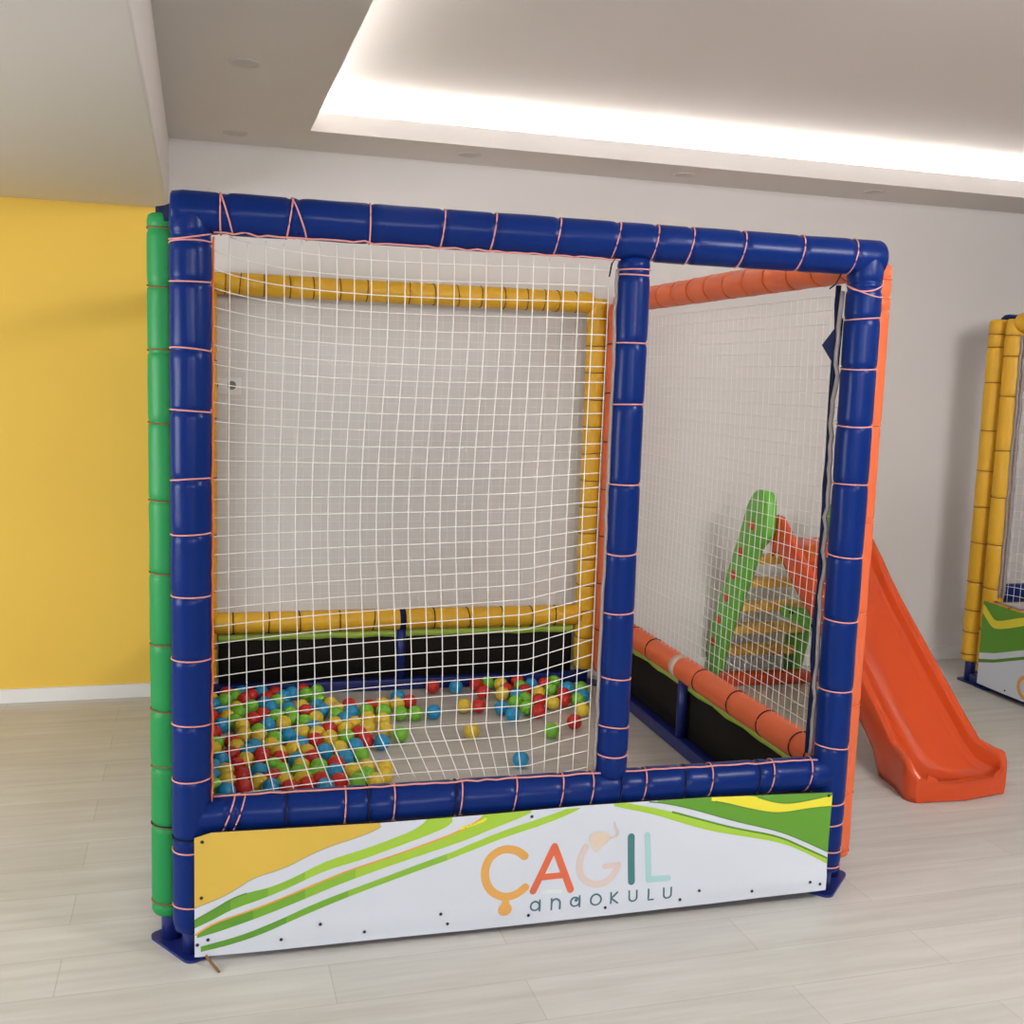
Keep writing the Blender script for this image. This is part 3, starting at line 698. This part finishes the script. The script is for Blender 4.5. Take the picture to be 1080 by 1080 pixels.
# ladder side rails: long rounded leaves with an ear that holds the chute
SP = [(1.93, 0), (1.945, .10), (1.94, .20), (1.88, .34), (1.80, .49), (1.725, .65), (1.665, .76), (1.59, .90), (1.545, 1.01), (1.49, 1.07)]
SM = [(1.81, 0), (1.81, .05), (1.74, .245), (1.655, .39), (1.565, .535), (1.475, .70), (1.42, .79), (1.345, .835), (1.305, .87), (1.30, .94), (1.305, 1.03), (1.335, 1.085)]
def edge(L, z):
    for (a, za), (b, zb) in zip(L, L[1:]):
        if z <= zb: return a+(b-a)*(z-za)/(zb-za)
    return L[-1][0]
def smid(z): return (edge(SP, z)+edge(SM, z))/2
outline = smooth_pts(SP+[(1.42, 1.098)]+SM[::-1], 2, True)
for t0 in (-.285, .185):
    bm = bmesh.new(); rings = []
    for x, k in ((0, .86), (.006, .95), (.018, 1), (.042, 1), (.054, .95), (.06, .86)):
        ring = []
        for s, z in outline:
            c0 = smid(min(z, .8)) if z < .8 else smid(.8)+(1.42-smid(.8))*(z-.8)/.3
            ring.append(bm.verts.new((t0+x, c0+(s-c0)*k, z-(.012*(1-k)/.14 if z > 1.0 else 0))))
        rings.append(ring)
    n = len(outline)
    for a, b in zip(rings, rings[1:]):
        for k in range(n): bm.faces.new((a[k], a[(k+1) % n], b[(k+1) % n], b[k]))
    bm.faces.new(rings[0]); bm.faces.new(rings[-1])
    ro = obj('ladder_rail', bm, M['pgreen'], SL)
    for z in (.90, .745, .61, .47, .33, .19):
        b = bmesh.new(); xo = t0-.001 if t0 < 0 else t0+.061
        bmesh.ops.create_uvsphere(b, u_segments=16, v_segments=8, radius=1, matrix=Matrix.Translation((xo, smid(z)+.02, z)) @ Matrix.Diagonal((.006, .034, .026, 1)))
        obj('step_plug', b, M['plug'], ro)
for s, z in ((1.50, .725), (1.57, .59), (1.67, .44), (1.76, .296), (1.86, .15)):
    b = bmesh.new(); box(b, -.228, .188, s-.055, s+.055, z-.026, z+.018); bevel(b, .008, 3)
    obj('step', b, M['pyellow'], SL)
b = bmesh.new(); box(b, -.300, .255, 1.64, 1.74, 0, .062); bevel(b, .014, 3); obj('foot_bar', b, M['slide'], SL)
# green strut from the middle of the ladder to the right rail, with two bolts
b = bmesh.new(); pts = [(-.02, .455), (-.02, .40), (.19, .29), (.19, .42)]
v0 = [b.verts.new((t, 1.565, z)) for t, z in pts]; v1 = [b.verts.new((t, 1.61, z)) for t, z in pts]
for k in range(4): b.faces.new((v0[k], v0[(k+1) % 4], v1[(k+1) % 4], v1[k]))
b.faces.new(v0[::-1]); b.faces.new(v1); bevel(b, .008, 2); br_ = obj('strut', b, M['pgreen'], SL)
for t, z in ((.02, .42), (.15, .345)):
    q = bmesh.new(); bmesh.ops.create_cone(q, cap_ends=True, segments=14, radius1=.011, radius2=.011, depth=.006, matrix=Matrix.Translation((t, 1.563, z)) @ Matrix.Rotation(PI/2, 4, 'X'))
    obj('bolt', q, M['grommet'], br_, False)

# ------------------------------------------------------------------ second ball pit at the right edge
P2 = empty('ball_pit', (4.172, 4.87, 0), 0, 'second ball pit with yellow padded posts, cut off by the right edge of the photo', 'ball pit')
TIES['n'] = 0
LQ = 2.0; WQ = 1.95
def post2(x, y, m, ties, seed, zb=.11):
    o = padded('padded_post', P2, (x, y, zb), (x, y, ZT_), m, [t-zb for t in ties], 'cordb', seed=seed, jitter=.005); leg(o, x, y, .006, zb+.05); return o
post2(0, .13, 'yellow', [1.93, 1.86, 1.67, 1.41, 1.19, .99, .79, .57, .41, .29, .16], 21, .12)
post2(0, 0, 'yellow', [1.92, 1.81, 1.60, 1.31, 1.06, .80, .56, .33, .13], 22, .085)
post2(0, -LQ, 'yellow', [.3+.25*k for k in range(7)], 23)
post2(WQ, .13, 'blue', [.3+.25*k for k in range(7)], 24); post2(WQ, -LQ, 'blue', [.3+.25*k for k in range(7)], 25)
padded('padded_rail', P2, (0, -.03, ZT_-.02), (0, -LQ+.03, ZT_-.02), 'yellow', [.1+.2*k for k in range(9)], 'cordb', seed=26)
padded('padded_rail', P2, (.03, .13, ZT_-.02), (WQ-.03, .13, ZT_-.02), 'blue', [.1+.2*k for k in range(9)], 'cordb', seed=27)
padded('padded_rail', P2, (0, -.05, .43), (0, -LQ+.03, .43), 'yellow', [.1+.2*k for k in range(9)], 'cordb', seed=28)
padded('padded_rail', P2, (.03, .13, .50), (WQ-.03, .13, .50), 'blue', [.1+.2*k for k in range(9)], 'cordk', seed=29)
padded('padded_rail', P2, (WQ, .10, .50), (WQ, -LQ+.03, .50), 'blue', [.1+.2*k for k in range(9)], 'cordk', seed=30)
padded('padded_rail', P2, (WQ, .10, ZT_-.02), (WQ, -LQ+.03, ZT_-.02), 'blue', [.1+.2*k for k in range(9)], 'cordk', seed=31)
bar('base_bar', P2, (0, .1, .03), (0, -LQ, .03), .05, 'steel'); bar('base_bar', P2, (0, .13, .03), (WQ, .13, .03), .05, 'steel'); bar('base_bar', P2, (WQ, .13, .03), (WQ, -LQ, .03), .05, 'steel')
base_plate(P2, 0, .065, PI/2, .25, .09); base_plate(P2, 0, -LQ, PI/2, .2, .09); base_plate(P2, WQ, .13, 0, .2, .09); base_plate(P2, WQ, -LQ, 0, .2, .09)
bm = bmesh.new(); box(bm, .02, .06, -.02, .14, ZT_-.02, ZT_+.012); obj('corner_flap', bm, M['navy'], P2, False)
obj('safety_net', net_mesh(lambda a, b: (.01*math.sin(a*2)+.01, -.05-a, .49+b+.012*math.sin(a*9)), LQ-.1, 1.46, CELL, step=1), M['net'], P2)
bm = bmesh.new(); tube(bm, wob((-.01, -.062, .52), (-.01, -.060, ZT_-.09), 40, .006, 8), .008, 6); tube(bm, wob((.0, -.078, .52), (.0, -.074, ZT_-.09), 40, .006, 9), .008, 6); obj('net_edge_rope', bm, M['rope'], P2)
bm = bmesh.new(); tube(bm, wob((-.045, -.07, .50), (-.045, -LQ+.1, .50), 40, .012, 10), .006, 5); obj('net_edge_rope', bm, M['rope'], P2)
# banner of the side that faces us
bb = bmesh.new()
def BS(u, z, k=0): return (-.068-.003*math.sin(8*u)-.00045*k, -.015-u, z)
Q0, Q1 = 0., LQ-.02
topq = lambda u: .492-.008*math.sin(u*3)
sheet([(0, .035), (2, .03)], topq, Q0, Q1, 'white_print', 0, 90, 10)
w_u = [(0, .205), (.12, .232), (.35, .31), (.6, .40), (.8, .47), (.95, .492)]
w_l = [(0, .170), (.12, .198), (.35, .275), (.6, .365), (.8, .435), (1.0, .492)]
gl_ = [(0, .150), (.12, .180), (.35, .258), (.6, .345), (.8, .415), (1.05, .492)]
sheet(w_u, lambda u: topq(u) if u < .95 else lerp_curve(w_u, u), 0, .95, 'p_green', 1)
sheet(gl_, lambda u: min(topq(u), lerp_curve(w_l, u)), 0, 1.05, 'p_dkgreen', 1)
y_u = smooth_pts([(0, .478), (.03, .460), (.075, .420), (.11, .405), (.18, .425), (.30, .47), (.42, .49)]); y_l = smooth_pts([(0, .428), (.04, .395), (.075, .368), (.11, .362), (.20, .385), (.32, .43), (.45, .478), (.5, .49)])
sheet(y_l, lambda u: min(topq(u), lerp_curve(y_u, u)), 0, .46, 'p_lemon', 2)
stroke(circ(.365, .11, .055, 60, 300), .022, 'l_amber', 1)
b2 = obj('banner', bb, [M[k] for k in BM], P2); b2['label'] = 'green, yellow and white printed side banner'
bm = bmesh.new(); pr = None
for i in range(41):
    u = Q0+(Q1-Q0)*i/40; p = Vector(BS(u, 0)); row = [bm.verts.new((p.x+dx, p.y, z)) for dx in (.0015, .004) for z in (.035, .26, topq(u))]
    if pr:
        for j in (0, 1, 3, 4): bm.faces.new((pr[j], row[j], row[j+1], pr[j+1]))
        bm.faces.new((pr[0], row[0], row[3], pr[3])); bm.faces.new((pr[2], row[2], row[5], pr[5]))
    pr = row
obj('banner_backing', bm, M['black'], P2)
b = bmesh.new(); q = Vector(BS(.22, .055, 4)); bmesh.ops.create_cone(b, cap_ends=True, segments=12, radius1=.005, radius2=.004, depth=.003, matrix=Matrix.Translation(q) @ Matrix.Rotation(PI/2, 4, 'Y')); obj('screw', b, M['grommet'], b2, False)

# ------------------------------------------------------------------ light
def area(name, loc, target, sx, sy, power, col):
    l = bpy.data.lights.new(name, 'AREA'); l.shape = 'RECTANGLE'; l.size = sx; l.size_y = sy; l.energy = power; l.color = col
    o = bpy.data.objects.new(name, l); COL.objects.link(o); o.location = loc
    o.rotation_euler = (Vector(target)-Vector(loc)).to_track_quat('-Z', 'Y').to_euler(); return o
area('window_daylight', (1.3, YF+.02, 2.29), (1.3, 6, 1.9), 2.1, .5, 64, (1, .98, .96))
area('window_daylight', (-1.5, YF+.02, 2.02), (-1.5, 6, 1.6), 1.7, .45, 26, (.96, .98, 1))  # added fill light in the left front opening
area('window_daylight', (XL+.01, 2.3, 1.35), (0, 2.5, 1.2), 1.9, 1.1, 62, (.96, .985, 1))  # added fill light for the yellow wall and the beam underside
# added fill light outside the view, tilted towards the back of the room
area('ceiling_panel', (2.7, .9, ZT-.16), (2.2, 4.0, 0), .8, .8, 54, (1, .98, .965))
wd = bpy.data.worlds.new('World'); SC.world = wd; wd.use_nodes = True
wd.node_tree.nodes['Background'].inputs[0].default_value = (.85, .9, 1, 1); wd.node_tree.nodes['Background'].inputs[1].default_value = .8

# ------------------------------------------------------------------ camera
cam = bpy.data.cameras.new('Camera'); co = bpy.data.objects.new('Camera', cam); COL.objects.link(co)
f, pitch, roll, yaw = 1145.65, R(7.1353), R(1.918), R(-16.2602)
cam.sensor_width = 36; cam.sensor_fit = 'HORIZONTAL'; cam.lens = f/1080*36; cam.clip_start = .05
fw = Vector((-math.sin(yaw)*math.cos(pitch), math.cos(yaw)*math.cos(pitch), -math.sin(pitch)))
rt = Vector((math.cos(yaw), math.sin(yaw), 0)); up = rt.cross(fw)
r2 = math.cos(roll)*rt+math.sin(roll)*up; u2 = -math.sin(roll)*rt+math.cos(roll)*up
m = Matrix((r2, u2, -fw)).transposed().to_4x4(); m.translation = Vector((0, 0, 1.62)); co.matrix_world = m
SC.camera = co
vs = SC.view_settings; vs.view_transform = 'Standard'; vs.look = 'None'; vs.gamma = 1; vs.use_curve_mapping = False; vs.exposure = .40
